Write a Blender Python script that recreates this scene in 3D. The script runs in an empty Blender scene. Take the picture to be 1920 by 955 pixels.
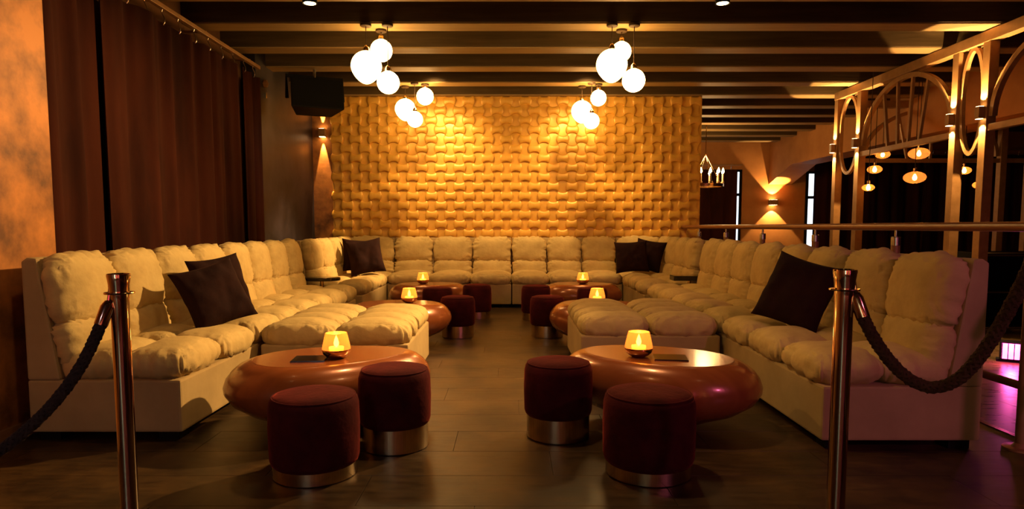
import bpy, bmesh, math, random
from mathutils import Vector, Matrix, noise
R = math.radians
PI = math.pi
scene = bpy.context.scene
col = scene.collection
random.seed(7)

# ------------------------------------------------------------------ camera, world, exposure
FPX = 1240.0
PITCH = math.atan(102.0 / FPX)
CAMH = 1.05
cam_d = bpy.data.cameras.new('camera')
cam = bpy.data.objects.new('camera', cam_d)
col.objects.link(cam)
cam.location = (0, 0, CAMH)
cam.rotation_euler = (PI / 2 - PITCH, 0, 0)
cam_d.sensor_width = 36.0
cam_d.lens = 36.0 * FPX / 1920.0
cam_d.shift_y = (528 - 477.5) / 1920.0
cam_d.shift_x = 3.0 / 1920.0
cam_d.clip_end = 200
scene.camera = cam
vs = scene.view_settings
vs.view_transform = 'Standard'
vs.look = 'None'
vs.gamma = 1.0
vs.use_curve_mapping = False
vs.exposure = 0.0

world = bpy.data.worlds.new('world')
scene.world = world
world.use_nodes = True
world.node_tree.nodes['Background'].inputs[0].default_value = (0.02, 0.012, 0.006, 1)
world.node_tree.nodes['Background'].inputs[1].default_value = 0.15

WARM = (1.0, 0.52, 0.16)
WARM2 = (1.0, 0.60, 0.24)


def spot(name, loc, target, power, color=WARM, size=70, blend=0.6, rad=0.05):
    d = bpy.data.lights.new(name, 'SPOT')
    d.energy = power
    d.color = color
    d.spot_size = R(size)
    d.spot_blend = blend
    d.shadow_soft_size = rad
    o = bpy.data.objects.new(name, d)
    col.objects.link(o)
    o.location = loc
    o.rotation_euler = (Vector(target) - Vector(loc)).to_track_quat('-Z', 'Y').to_euler()
    return o


def point(name, loc, power, color=WARM, rad=0.03):
    d = bpy.data.lights.new(name, 'POINT')
    d.energy = power
    d.color = color
    d.shadow_soft_size = rad
    o = bpy.data.objects.new(name, d)
    col.objects.link(o)
    o.location = loc
    return o


# ceiling downlights; front fill, aisle and wall-wash ones added unseen (their cans are modelled further down)
CANS = [((1.64, 5.27, 2.83), (-1.95, 4.2, 0.5), 1150, WARM2, 70),
        ((-1.55, 5.27, 2.83), (1.75, 4.8, 0.3), 65, WARM, 80),
        ((1.25, 8.15, 3.02), (-2.15, 8.1, 0.74), 1500, WARM2, 26),
        ((1.2, 1.6, 2.83), (-1.8, 3.5, 0.6), 18, WARM2, 60),
        ((-1.2, 1.6, 2.83), (1.6, 3.2, 0.4), 10, WARM, 60),
        ((0.0, 3.3, 2.83), (0.0, 3.35, 0.0), 100, WARM2, 95),
        ((0.0, 6.55, 3.02), (0.0, 6.55, 0.0), 60, WARM, 80),
        ((-0.95, 8.13, 3.02), (-0.95, 9.36, 1.55), 170, WARM2, 85),
        ((0.95, 8.13, 3.02), (0.95, 9.36, 1.55), 170, WARM2, 85),
        ((-1.3, 2.6, 2.83), (-2.45, 3.2, 1.75), 26, WARM2, 75)]
for i, (l, t, p, c, s) in enumerate(CANS):
    spot('downlight_beam', (l[0], l[1], l[2] - 0.09), t, p, c, s, 0.8, 0.05)
# added coloured stage lights, out of view, for the pink and lilac tints
STAGE = [((3.2, -1.2, 2.6), (1.9, 3.3, 0.3), 130, (1.0, 0.22, 0.55), 45),
         ((-1.4, -1.8, 2.6), (-1.2, 3.2, 0.2), 18, (0.75, 0.55, 1.0), 40),
         ((4.1, 3.0, 2.6), (3.55, 5.0, 0.0), 130, (1.0, 0.22, 0.55), 40),
         ((0.9, 2.4, 2.6), (-2.76, 8.0, 1.6), 200, (0.75, 0.65, 1.0), 14)]
for (l, t, p, c, s) in STAGE:
    spot('added_stage_beam', Vector(l) + (Vector(t) - Vector(l)).normalized() * .16, t, p, c, s, 0.8, 0.06)


# ------------------------------------------------------------------ materials
def new_mat(name):
    m = bpy.data.materials.new(name)
    m.use_nodes = True
    nt = m.node_tree
    b = nt.nodes['Principled BSDF']
    return m, nt, b


def setv(b, **k):
    for n, v in k.items():
        n = n.replace('_', ' ')
        if n in b.inputs:
            b.inputs[n].default_value = v


def mat(name, c, rough=0.5, metal=0.0, c2=None, scale=8.0, bump=0.0, bscale=60.0, stretch=(1, 1, 1),
        sheen=0.0, sheen_c=None, detail=6.0, lo=0.35, hi=0.65, coord='Object', rough2=None, coat=0.0):
    m, nt, b = new_mat(name)
    N = nt.nodes
    L = nt.links
    b.inputs['Base Color'].default_value = (*c, 1)
    b.inputs['Roughness'].default_value = rough
    b.inputs['Metallic'].default_value = metal
    if coat:
        b.inputs['Coat Weight'].default_value = coat
        b.inputs['Coat Roughness'].default_value = 0.12
    if sheen or rough >= 0.6:
        b.inputs['Specular IOR Level'].default_value = 0.12
    if sheen:
        b.inputs['Sheen Weight'].default_value = sheen
        b.inputs['Sheen Roughness'].default_value = 0.35
        b.inputs['Sheen Tint'].default_value = (*(sheen_c or c), 1)
    tc = N.new('ShaderNodeTexCoord')
    mp = N.new('ShaderNodeMapping')
    mp.inputs['Scale'].default_value = stretch
    L.new(tc.outputs[coord], mp.inputs['Vector'])
    if c2:
        nz = N.new('ShaderNodeTexNoise')
        nz.inputs['Scale'].default_value = scale
        nz.inputs['Detail'].default_value = detail
        nz.inputs['Roughness'].default_value = 0.6
        L.new(mp.outputs[0], nz.inputs['Vector'])
        cr = N.new('ShaderNodeValToRGB')
        cr.color_ramp.elements[0].position = lo
        cr.color_ramp.elements[1].position = hi
        cr.color_ramp.elements[0].color = (*c, 1)
        cr.color_ramp.elements[1].color = (*c2, 1)
        L.new(nz.outputs['Fac'], cr.inputs['Fac'])
        L.new(cr.outputs[0], b.inputs['Base Color'])
        if rough2 is not None:
            mr = N.new('ShaderNodeMapRange')
            mr.inputs['From Min'].default_value = lo
            mr.inputs['From Max'].default_value = hi
            mr.inputs['To Min'].default_value = rough
            mr.inputs['To Max'].default_value = rough2
            L.new(nz.outputs['Fac'], mr.inputs['Value'])
            L.new(mr.outputs[0], b.inputs['Roughness'])
    if bump:
        n2 = N.new('ShaderNodeTexNoise')
        n2.inputs['Scale'].default_value = bscale
        n2.inputs['Detail'].default_value = 4
        L.new(mp.outputs[0], n2.inputs['Vector'])
        bp = N.new('ShaderNodeBump')
        bp.inputs['Strength'].default_value = bump
        bp.inputs['Distance'].default_value = 0.01
        L.new(n2.outputs['Fac'], bp.inputs['Height'])
        L.new(bp.outputs[0], b.inputs['Normal'])
    return m


def emis(name, c, s):
    m, nt, b = new_mat(name)
    b.inputs['Base Color'].default_value = (*c, 1)
    b.inputs['Emission Color'].default_value = (*c, 1)
    b.inputs['Emission Strength'].default_value = s
    b.inputs['Roughness'].default_value = 0.3
    return m


def glass(name, c, rough=0.05, alpha=0.35, em=0.0):
    m, nt, b = new_mat(name)
    N = nt.nodes
    L = nt.links
    b.inputs['Base Color'].default_value = (*c, 1)
    b.inputs['Roughness'].default_value = rough
    b.inputs['Emission Color'].default_value = (*c, 1)
    b.inputs['Emission Strength'].default_value = em
    tr = N.new('ShaderNodeBsdfTransparent')
    tr.inputs[0].default_value = (min(1, c[0] + .25), min(1, c[1] + .25), min(1, c[2] + .2), 1)
    mx = N.new('ShaderNodeMixShader')
    mx.inputs[0].default_value = alpha
    L.new(tr.outputs[0], mx.inputs[1])
    L.new(b.outputs[0], mx.inputs[2])
    L.new(mx.outputs[0], N['Material Output'].inputs['Surface'])
    return m


M = {}
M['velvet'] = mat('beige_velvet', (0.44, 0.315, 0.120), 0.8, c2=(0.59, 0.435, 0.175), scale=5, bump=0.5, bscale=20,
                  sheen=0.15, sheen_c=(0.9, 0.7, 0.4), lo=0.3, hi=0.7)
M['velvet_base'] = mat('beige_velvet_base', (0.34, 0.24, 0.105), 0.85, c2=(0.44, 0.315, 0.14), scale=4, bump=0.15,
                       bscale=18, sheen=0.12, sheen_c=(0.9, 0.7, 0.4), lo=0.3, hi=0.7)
M['maroon'] = mat('maroon_velvet', (0.030, 0.003, 0.004), 0.9, c2=(0.062, 0.0065, 0.0075), scale=9, bump=0.25, bscale=40,
                  sheen=0.35, sheen_c=(0.7, 0.09, 0.07))
M['cushion'] = mat('dark_brown_velvet', (0.014, 0.0045, 0.0035), 0.9, c2=(0.022, 0.007, 0.005), scale=7, bump=0.3, bscale=25,
                   sheen=0.05, sheen_c=(0.3, 0.08, 0.05))
M['brass'] = mat('polished_brass', (0.72, 0.50, 0.26), 0.16, 1.0)
M['brass_brushed'] = mat('brushed_brass', (0.70, 0.52, 0.30), 0.22, 1.0, c2=(0.55, 0.38, 0.2), scale=30,
                         stretch=(6, 6, .1), bump=0.05, bscale=80)
M['chrome'] = mat('chrome_gold', (0.80, 0.62, 0.42), 0.08, 1.0)
M['steel'] = mat('brushed_steel', (0.6, 0.56, 0.5), 0.25, 1.0)
M['copper_table'] = mat('copper_lacquer', (0.27, 0.075, 0.020), 0.27, 0.2, c2=(0.33, 0.095, 0.027), scale=3,
                        stretch=(1, 6, 1), coat=0.4, bump=0.03, bscale=30)
M['bronze'] = mat('bronze_metal', (0.30, 0.155, 0.05), 0.42, 0.25, c2=(0.38, 0.20, 0.07), scale=12)
M['gold_wall'] = mat('gold_paint', (0.68, 0.36, 0.045), 0.36, 0.15, c2=(0.76, 0.42, 0.065), scale=10)
M['beam'] = mat('dark_beam', (0.055, 0.034, 0.012), 0.6, c2=(0.085, 0.052, 0.020), scale=4, stretch=(.3, 4, 4), bump=0.12,
                bscale=20)
M['underside_lit'] = mat('lit_underside_tone', (0.24, 0.155, 0.060), 0.6, c2=(0.32, 0.21, 0.085), scale=4, stretch=(.3, 4, 4), bump=0.12, bscale=20)  # lit undersides and dimmer faces of the beams put into two colours
M['ceiling'] = mat('ceiling_paint', (0.05, 0.033, 0.018), 0.8, c2=(0.07, 0.045, 0.025), scale=3)
M['copper_wall'] = mat('copper_stucco', (0.52, 0.20, 0.040), 0.48, 0.2, c2=(0.13, 0.05, 0.015), scale=3.4, bump=0.15,
                       bscale=14, lo=0.40, hi=0.66, detail=8)
M['dark_wall'] = mat('dark_marbled_stucco', (0.010, 0.007, 0.008), 0.45, 0.0, c2=(0.042, 0.032, 0.038), scale=3.2, bump=0.1,
                     bscale=14, lo=0.4, hi=0.75, detail=8)
M['orange_wall'] = mat('orange_stucco', (0.50, 0.22, 0.065), 0.6, c2=(0.42, 0.175, 0.05), scale=3, bump=0.06, bscale=14)
M['plain_wall'] = mat('brown_wall_paint', (0.16, 0.075, 0.03), 0.8, c2=(0.13, 0.06, 0.026), scale=3)
M['curtain'] = mat('brown_velvet_curtain', (0.022, 0.0045, 0.0016), 0.9, c2=(0.050, 0.0105, 0.0036), scale=3,
                   stretch=(1, 1, .25), bump=0.15, bscale=20, sheen=0.06, sheen_c=(0.5, 0.16, 0.07))
M['black'] = mat('black_plastic', (0.006, 0.005, 0.004), 0.6)
M['black_gloss'] = mat('black_gloss', (0.012, 0.010, 0.009), 0.12)
M['grille'] = mat('speaker_grille', (0.006, 0.006, 0.005), 0.8, bump=0.5, bscale=260)
M['rope'] = mat('braided_rope', (0.030, 0.022, 0.020), 0.85, c2=(0.055, 0.038, 0.030), scale=60, sheen=0.3,
                sheen_c=(.3, .2, .2))
M['rope_brown'] = mat('brown_braided_rope', (0.055, 0.028, 0.014), 0.85, c2=(0.085, 0.045, 0.022), scale=60, sheen=0.2,
                      sheen_c=(.4, .2, .1))
M['cord'] = mat('pendant_cord', (0.05, 0.03, 0.015), 0.6)
M['wood_trim'] = mat('wood_trim', (0.22, 0.10, 0.035), 0.5, c2=(0.15, 0.065, 0.022), scale=5, stretch=(4, .3, 4))
M['rail_wood'] = mat('handrail_wood', (0.20, 0.070, 0.022), 0.35, c2=(0.26, 0.095, 0.03), scale=5, stretch=(4, .3, 4))
M['globe'] = emis('lit_opal_globe', (1.0, 0.60, 0.20), 26.0)
M['globe_big'] = emis('lit_opal_globe_large', (1.0, 0.60, 0.20), 15.5)
M['flame'] = emis('candle_flame', (1.0, 0.60, 0.22), 30.0)
M['candle_wax'] = emis('glowing_candle_wax', (1.0, 0.60, 0.20), 7.0)
M['votive'] = glass('amber_votive_glass', (1.0, 0.52, 0.13), 0.15, 0.32, 0.55)
M['amber'] = glass('amber_pendant_glass', (1.0, 0.42, 0.10), 0.1, 0.35, 0.8)
M['bulb'] = emis('lit_bulb', (1.0, 0.55, 0.18), 60.0)
M['lens'] = emis('downlight_lens', (1.0, 0.62, 0.26), 20.0)
M['pink_lens'] = emis('pink_led', (1.0, 0.12, 0.45), 6.0)
M['day'] = emis('daylight_pane', (0.75, 0.88, 1.0), 2.2)
M['day_back'] = emis('added_daylight_pane', (0.85, 1.0, 0.9), 3.5)
M['tube_pink'] = emis('added_pink_tube', (1.0, 0.10, 0.28), 6.0)
M['tube_amber'] = emis('added_amber_tube', (1.0, 0.42, 0.10), 6.0)
M['ivory'] = mat('ivory_candle_sleeve', (0.7, 0.55, 0.35), 0.5)


def floor_mat(name, c1, c2, c3, pw, pl, rough):
    """plank floor, joints by a brick node, blotchy tone by noise"""
    m, nt, b = new_mat(name)
    N = nt.nodes
    L = nt.links
    tc = N.new('ShaderNodeTexCoord')
    nz = N.new('ShaderNodeTexNoise')
    nz.inputs['Scale'].default_value = 2.4
    nz.inputs['Detail'].default_value = 8
    nz.inputs['Roughness'].default_value = 0.65
    geo = N.new('ShaderNodeNewGeometry')
    L.new(geo.outputs['Position'], nz.inputs['Vector'])
    cr = N.new('ShaderNodeValToRGB')
    cr.color_ramp.elements[0].position = 0.36
    cr.color_ramp.elements[1].position = 0.68
    cr.color_ramp.elements[0].color = (*c1, 1)
    cr.color_ramp.elements[1].color = (*c2, 1)
    L.new(nz.outputs['Fac'], cr.inputs['Fac'])
    mp = N.new('ShaderNodeMapping')
    mp.inputs['Scale'].default_value = (3, 14, 1)
    L.new(geo.outputs['Position'], mp.inputs['Vector'])
    n2 = N.new('ShaderNodeTexNoise')
    n2.inputs['Scale'].default_value = 2.2
    n2.inputs['Detail'].default_value = 8
    L.new(mp.outputs[0], n2.inputs['Vector'])
    mx = N.new('ShaderNodeMix')
    mx.data_type = 'RGBA'
    mx.blend_type = 'MULTIPLY'
    mx.inputs[0].default_value = 0.6
    c_2 = N.new('ShaderNodeValToRGB')
    c_2.color_ramp.elements[0].color = (.35, .35, .35, 1)
    c_2.color_ramp.elements[1].color = (1.3, 1.3, 1.3, 1)
    c_2.color_ramp.elements[0].position = .3
    c_2.color_ramp.elements[1].position = .7
    L.new(n2.outputs['Fac'], c_2.inputs['Fac'])
    L.new(cr.outputs[0], mx.inputs[6])
    L.new(c_2.outputs[0], mx.inputs[7])
    L.new(mx.outputs[2], b.inputs['Base Color'])
    mr = N.new('ShaderNodeMapRange')
    mr.inputs['To Min'].default_value = rough - .08
    mr.inputs['To Max'].default_value = rough + .14
    L.new(n2.outputs['Fac'], mr.inputs['Value'])
    L.new(mr.outputs[0], b.inputs['Roughness'])
    bp = N.new('ShaderNodeBump')
    bp.inputs['Strength'].default_value = 0.12
    bp.inputs['Distance'].default_value = 0.004
    L.new(n2.outputs['Fac'], bp.inputs['Height'])
    L.new(bp.outputs[0], b.inputs['Normal'])
    return m


M['floor'] = floor_mat('dark_vinyl_floor', (0.020, 0.011, 0.004), (0.075, 0.038, 0.011), None, .3, 1.2, 0.42)
M['plank'] = floor_mat('dark_vinyl_plank', (0.014, 0.0075, 0.0022), (0.082, 0.042, 0.011), None, .3, 1.2, 0.38)
M['oak'] = floor_mat('oak_floor', (0.17, 0.10, 0.035), (0.28, 0.16, 0.06), None, .15, 1.2, 0.27)


# ------------------------------------------------------------------ mesh helpers
def link(name, me, m=None, parent=None, loc=(0, 0, 0), rot=(0, 0, 0)):
    o = bpy.data.objects.new(name, me)
    col.objects.link(o)
    if m is not None and me is not None and len(me.materials) == 0:
        me.materials.append(m)
    o.parent = parent
    o.location = loc
    o.rotation_euler = rot
    return o


class MB:
    def __init__(s):
        s.v = []
        s.f = []

    def add(s, vs, fs):
        n = len(s.v)
        s.v += [tuple(p) for p in vs]
        s.f += [tuple(i + n for i in f) for f in fs]
        return s

    def box(s, x0, x1, y0, y1, z0, z1, M4=None):
        p = [(x0, y0, z0), (x1, y0, z0), (x1, y1, z0), (x0, y1, z0), (x0, y0, z1), (x1, y0, z1), (x1, y1, z1), (x0, y1, z1)]
        if M4:
            p = [M4 @ Vector(q) for q in p]
        return s.add(p, [(0, 3, 2, 1), (4, 5, 6, 7), (0, 1, 5, 4), (1, 2, 6, 5), (2, 3, 7, 6), (3, 0, 4, 7)])

    def lathe(s, prof, n=32, center=(0, 0, 0)):
        """prof: list of (r, z) bottom to top or any order; closed at r=0 ends"""
        vs, fs = [], []
        cx, cy, cz = center
        for (r, z) in prof:
            for k in range(n):
                a = 2 * PI * k / n
                vs.append((cx + r * math.cos(a), cy + r * math.sin(a), cz + z))
        for i in range(len(prof) - 1):
            for k in range(n):
                k2 = (k + 1) % n
                fs.append((i * n + k, i * n + k2, (i + 1) * n + k2, (i + 1) * n + k))
        fs.append(tuple(range(n - 1, -1, -1)))
        fs.append(tuple((len(prof) - 1) * n + k for k in range(n)))
        return s.add(vs, fs)

    def tube(s, pts, r, n=8, closed=False, flat=None, caps=True):
        """tube along points; r number or list; flat=(w,h) gives a rectangular section"""
        pts = [Vector(p) for p in pts]
        m = len(pts)
        up = Vector((0, 0, 1))
        vs, fs = [], []
        prev = None
        for i, p in enumerate(pts):
            if closed:
                t = pts[(i + 1) % m] - pts[i - 1]
            else:
                t = pts[min(i + 1, m - 1)] - pts[max(i - 1, 0)]
            t.normalize()
            if prev is None:
                a = up if abs(t.z) < 0.95 else Vector((1, 0, 0))
                x = t.cross(a).normalized()
            else:
                x = (prev - t * prev.dot(t)).normalized()
            prev = x
            y = t.cross(x)
            if flat:
                w, h = flat
                for (a, b) in ((-w, -h), (w, -h), (w, h), (-w, h)):
                    vs.append(p + x * a / 2 + y * b / 2)
            else:
                rr = r[i] if isinstance(r, (list, tuple)) else r
                for k in range(n):
                    a = 2 * PI * k / n
                    vs.append(p + x * rr * math.cos(a) + y * rr * math.sin(a))
        nn = 4 if flat else n
        for i in range(m if closed else m - 1):
            j = (i + 1) % m
            for k in range(nn):
                k2 = (k + 1) % nn
                fs.append((i * nn + k, i * nn + k2, j * nn + k2, j * nn + k))
        if caps and not closed:
            fs.append(tuple(range(nn - 1, -1, -1)))
            fs.append(tuple((m - 1) * nn + k for k in range(nn)))
        return s.add(vs, fs)

    def prism(s, poly, y0, y1, axis='y'):
        """poly of (a,b) extruded along axis; axis y: (x,z); axis x: (y,z); axis z: (x,y)"""
        n = len(poly)

        def mk(a, b, t):
            return {'y': (a, t, b), 'x': (t, a, b), 'z': (a, b, t)}[axis]
        vs = [mk(a, b, y0) for a, b in poly] + [mk(a, b, y1) for a, b in poly]
        fs = [tuple(range(n)), tuple(range(2 * n - 1, n - 1, -1))]
        fs += [(i, n + i, n + (i + 1) % n, (i + 1) % n) for i in range(n)]
        return s.add(vs, fs)

    def mesh(s, name, m=None, smooth=False, angle=40, bevel=0.0):
        me = bpy.data.meshes.new(name)
        me.from_pydata(s.v, [], s.f)
        bm = bmesh.new()
        bm.from_mesh(me)
        bmesh.ops.recalc_face_normals(bm, faces=bm.faces)
        if bevel:
            bmesh.ops.bevel(bm, geom=[e for e in bm.edges if e.calc_face_angle(0) > R(30)], offset=bevel, segments=2,
                            affect='EDGES', profile=0.6)
        bm.to_mesh(me)
        bm.free()
        if smooth:
            for p in me.polygons:
                p.use_smooth = True
            me.set_sharp_from_angle(angle=R(angle))
        if m:
            me.materials.append(m)
        return me

    def obj(s, name, m, parent=None, smooth=False, loc=(0, 0, 0), rot=(0, 0, 0), angle=40, bevel=0.0):
        return link(name, s.mesh(name, m, smooth, angle, bevel), None, parent, loc, rot)


def tag(o, label=None, cat=None, group=None, kind=None):
    if label:
        o['label'] = label
    if cat:
        o['category'] = cat
    if group:
        o['group'] = group
    if kind:
        o['kind'] = kind
    return o


def thing(name, label, cat, loc=(0, 0, 0), rz=0.0, group=None):
    o = bpy.data.objects.new(name, None)
    col.objects.link(o)
    o.empty_display_size = 0.1
    o.location = loc
    o.rotation_euler = (0, 0, rz)
    return tag(o, label, cat, group)


def struct(o):
    o['kind'] = 'structure'
    return o


# ------------------------------------------------------------------ the room
YB = 9.36      # feature wall face
YF = 14.6      # far wall of the room behind
BZ = 2.85      # underside of beams
CZ = 3.12      # ceiling
fl = MB().box(-3.2, 2.54, -4.2, 14.9, -0.1, -0.006).obj('floor', M['floor'])
struct(fl)
# individual vinyl planks, running left to right, near the camera (joints can be told apart there)
PW, PL = 0.305, 1.22
plank_me = MB().box(0, PL - .0018, 0, PW - .0018, -0.006, 0.0).mesh('plank', M['plank'], bevel=0.0012)
row = 0
yy = 1.2
while yy < 9.0:
    xx = -2.44 - random.random() * 0.0
    offs = (row * 0.37) % 1.0 * PL
    x = -2.44 - offs
    while x < 2.53:
        a, b2 = max(x, -2.44), min(x + PL, 2.535)
        if b2 - a > 0.06:
            if a == x and b2 == x + PL:
                link('plank', plank_me, None, fl, (x, yy, 0))
            else:
                MB().box(a, b2 - .0018, yy, yy + PW - .0018, -0.006, 0.0).obj('plank', M['plank'], fl)
        x += PL
    yy += PW
    row += 1
# oak boards run along the depth of the room beyond the brass strip
fr = MB().box(2.54, 12.2, -4.2, 14.9, -0.1, -0.004).obj('floor_right', M['oak'])
struct(fr)
board_me = MB().box(0, .1985, 0, 1.7985, -.004, 0.001).mesh('floor_board', M['oak'], bevel=.0012)
for i in range(9):
    for j in range(3):
        link('floor_board', board_me, None, fr, (2.56 + i * .2, 2.4 + j * 1.8 + (i % 3) * .6, 0))
st = MB().box(2.525, 2.555, -4.0, 14.5, -0.01, 0.006).obj('trim_1', M['brass_brushed'])
struct(st)
struct(MB().box(-3.3, 12.4, -4.3, 14.9, CZ, CZ + .1).obj('ceiling', M['ceiling']))
beam_y = [0.5 + 0.8 * k for k in range(18)]
beam_y = [y - 0.02 for y in beam_y]
bm_me = MB().box(-3.2, 5.72, -0.12, 0.12, BZ + .012, CZ).mesh('ceiling_beam', M['beam'], bevel=0.006)
so_me = MB().box(-3.2, 5.70, -0.112, 0.112, BZ, BZ + .0125).mesh('lit_underside_strip', M['underside_lit'], bevel=0.003)  # strip that carries the painted brightness of the underside
BEAMS = []
for y in [5.35 + 0.8 * i for i in range(-11, 12)]:
    o = struct(link('ceiling_beam', bm_me, None, None, (0, y, 0)))
    link('lit_underside_strip', so_me, None, o)
    BEAMS.append(y)
# depth-running girder on the right, with a sloping haunch at the far wall
g = MB().prism([(-4.2, 2.31), (13.45, 2.31), (14.6, 1.98), (14.6, CZ), (-4.2, CZ)], 5.65, 6.15, 'x')
struct(g.obj('beam_girder', M['orange_wall']))
# left side: thick copper wall near camera, recessed curtain bay, dark stucco wall
struct(MB().box(-3.3, -2.45, -4.2, 3.57, 0, CZ).obj('wall_left_front', M['copper_wall'], bevel=.004))
struct(MB().box(-3.3, -2.92, 3.57, 7.32, 0, CZ).obj('wall_left_recess', M['plain_wall']))
struct(MB().box(-3.3, -2.76, 7.32, YB, 0, CZ).obj('wall_left_back', M['dark_wall'], bevel=.004))
struct(MB().box(-3.3, 2.66, YB, YB + .28, 0, CZ).obj('wall_back', M['copper_wall'], bevel=.004))
struct(MB().box(-2.45, -2.43, -4.0, 3.57, 0.0, 0.075).obj('baseboard_left', M['wood_trim']))
struct(MB().box(2.66, 12.3, YF, YF + .2, 0, CZ).obj('wall_far', M['orange_wall']))
struct(MB().box(-3.3, -3.1, YB + .28, YF, 0, CZ).obj('wall_far_left', M['plain_wall']))
struct(MB().box(-3.3, 2.66, YF, YF + .2, 0, CZ).obj('wall_far_back', M['plain_wall']))
struct(MB().box(12.2, 12.4, -4.2, YF, 0, CZ).obj('wall_right', M['plain_wall']))
struct(MB().box(-3.3, 12.4, -4.4, -4.2, 0, CZ).obj('wall_front', M['plain_wall']))

# ------------------------------------------------------------------ sculptural gold feature wall
S = 0.131
E = 0.185 * S


def bone_tile(name, horizontal):
    """bow-tie tile: bulging ends, waisted sides; ends rise, waist lies low"""
    T = [-1, -.93, -.78, -.5, 0, .5, .78, .93, 1]
    n = len(T) - 1
    vs, fs = [], []
    for c in T:
        for a in T:
            x = a * S / 2 + a * E * (1 - c * c)
            y = c * S / 2 - c * E * (1 - a * a)
            k = max(abs(a), abs(c))
            roll = 0.006 if k == 1 else (0.0018 if k > .9 else 0.0)
            if horizontal:
                h = 0.046 - 0.004 * a * a - 0.011 * c * c - roll
            else:
                h = 0.010 - 0.005 * a * a + 0.003 * c * c
            vs.append((x, h, y) if horizontal else (y, h, x))
    m = n + 1
    for j in range(n):
        for i in range(n):
            fs.append((j * m + i, j * m + i + 1, (j + 1) * m + i + 1, (j + 1) * m + i))
    ring = [i for i in range(m)] + [j * m + n for j in range(1, m)] + [n * m + i for i in range(n - 1, -1, -1)] + \
           [j * m for j in range(n - 1, 0, -1)]
    base = len(vs)
    for r in ring:
        vs.append((vs[r][0], -0.004, vs[r][2]))
    k = len(ring)
    for q in range(k):
        fs.append((ring[q], base + q, base + (q + 1) % k, ring[(q + 1) % k]))
    vs = [(x, -h, z) for x, h, z in vs]
    b = MB().add(vs, fs)
    return b.mesh(name, M['gold_wall'], True, 50)


fw = thing('sculptural_wall_panel', 'golden wall panel of interlocking bow-tie tiles behind the rear sofa', 'wall panel',
           (0, YB, 0))
MB().box(-2.49, 2.66, -0.012, -0.001, 0.3, 2.85).obj('backing_board', M['gold_wall'], fw)
hb = bone_tile('bone_tile', True)
vb = bone_tile('saddle_tile', False)
ncol, nrow = 39, 15
x0, z0 = -2.49 + S / 2 + .01, 2.86 - S / 2
rest = []
for rI in range(nrow):
    for cI in range(ncol):
        hor = (rI + cI) % 2 == 0
        p = (x0 + cI * S, -0.012, z0 - rI * S)
        link('bone_tile' if hor else 'saddle_tile', hb if hor else vb, None, fw, p)

# ------------------------------------------------------------------ upholstery
def tuft(name, a, b, t, seed, n=20, e=4.4, m=2.3, pucker=0.013):
    """padded tuft: rounded pillow a x b x t (full sizes) centred on origin, with gathered seams"""
    vs, idx, fs = [], {}, []

    def vid(p):
        key = tuple(round(q, 5) for q in p)
        if key not in idx:
            idx[key] = len(vs)
            vs.append(p)
        return idx[key]

    def cube(u, v, ax, sg):
        u = math.tan(u * PI / 4) if False else u
        return [(sg, u, v), (u, sg, v), (u, v, sg)][ax]
    for ax in range(3):
        for sg in (-1, 1):
            for i in range(n):
                for j in range(n):
                    q = []
                    for (di, dj) in ((0, 0), (1, 0), (1, 1), (0, 1)):
                        u = math.sin((-1 + 2 * (i + di) / n) * PI / 2 * .86) / math.sin(PI / 2 * .86)
                        v = math.sin((-1 + 2 * (j + dj) / n) * PI / 2 * .86) / math.sin(PI / 2 * .86)
                        q.append(vid(cube(u, v, ax, sg)))
                    fs.append(tuple(q))
    out = []
    rnd = random.Random(seed)
    so = Vector((rnd.random() * 50, rnd.random() * 50, rnd.random() * 50))
    for (x, y, z) in vs:
        s = ((abs(x) ** e + abs(y) ** e) ** (m / e) + abs(z) ** m) ** (1 / m)
        x, y, z = x / s, y / s, z / s
        p = Vector((x * a / 2, y * b / 2, z * t / 2))
        edge = max(abs(x), abs(y))
        w = max(0.0, (edge - .55) / .45)
        w = w * w * (3 - 2 * w) if w < 1 else 1
        along = y * b if abs(x) > abs(y) else x * a
        nz1 = noise.noise(Vector((along * 42, edge * 2.5, (1 if x + y > 0 else -1) * 2.0)) + so)
        nz2 = noise.noise(p * 7 + so)
        d = pucker * w * nz1 * 1.9 + 0.009 * nz2
        nrm = Vector((x * .5, y * .5, z)).normalized()
        p += nrm * d
        out.append(p)
    return MB().add(out, fs).mesh(name, M['velvet'], True, 180)


_tc = {}


def tuft_me(name, a, b, t, var, **k):
    key = (name, round(a, 3), round(b, 3), round(t, 3), var)
    if key not in _tc:
        _tc[key] = tuft(name, a, b, t, hash(key[1:]) % 1000 + var * 17, **k)
    return _tc[key]


SD = 0.745      # sofa depth
SB = 0.305      # top of the plinth base
WEDGE = [(SD, SB), (SD, 0.885), (SD - .03, 0.905), (SD - .075, 0.90), (SD - .16, SB)]


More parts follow.
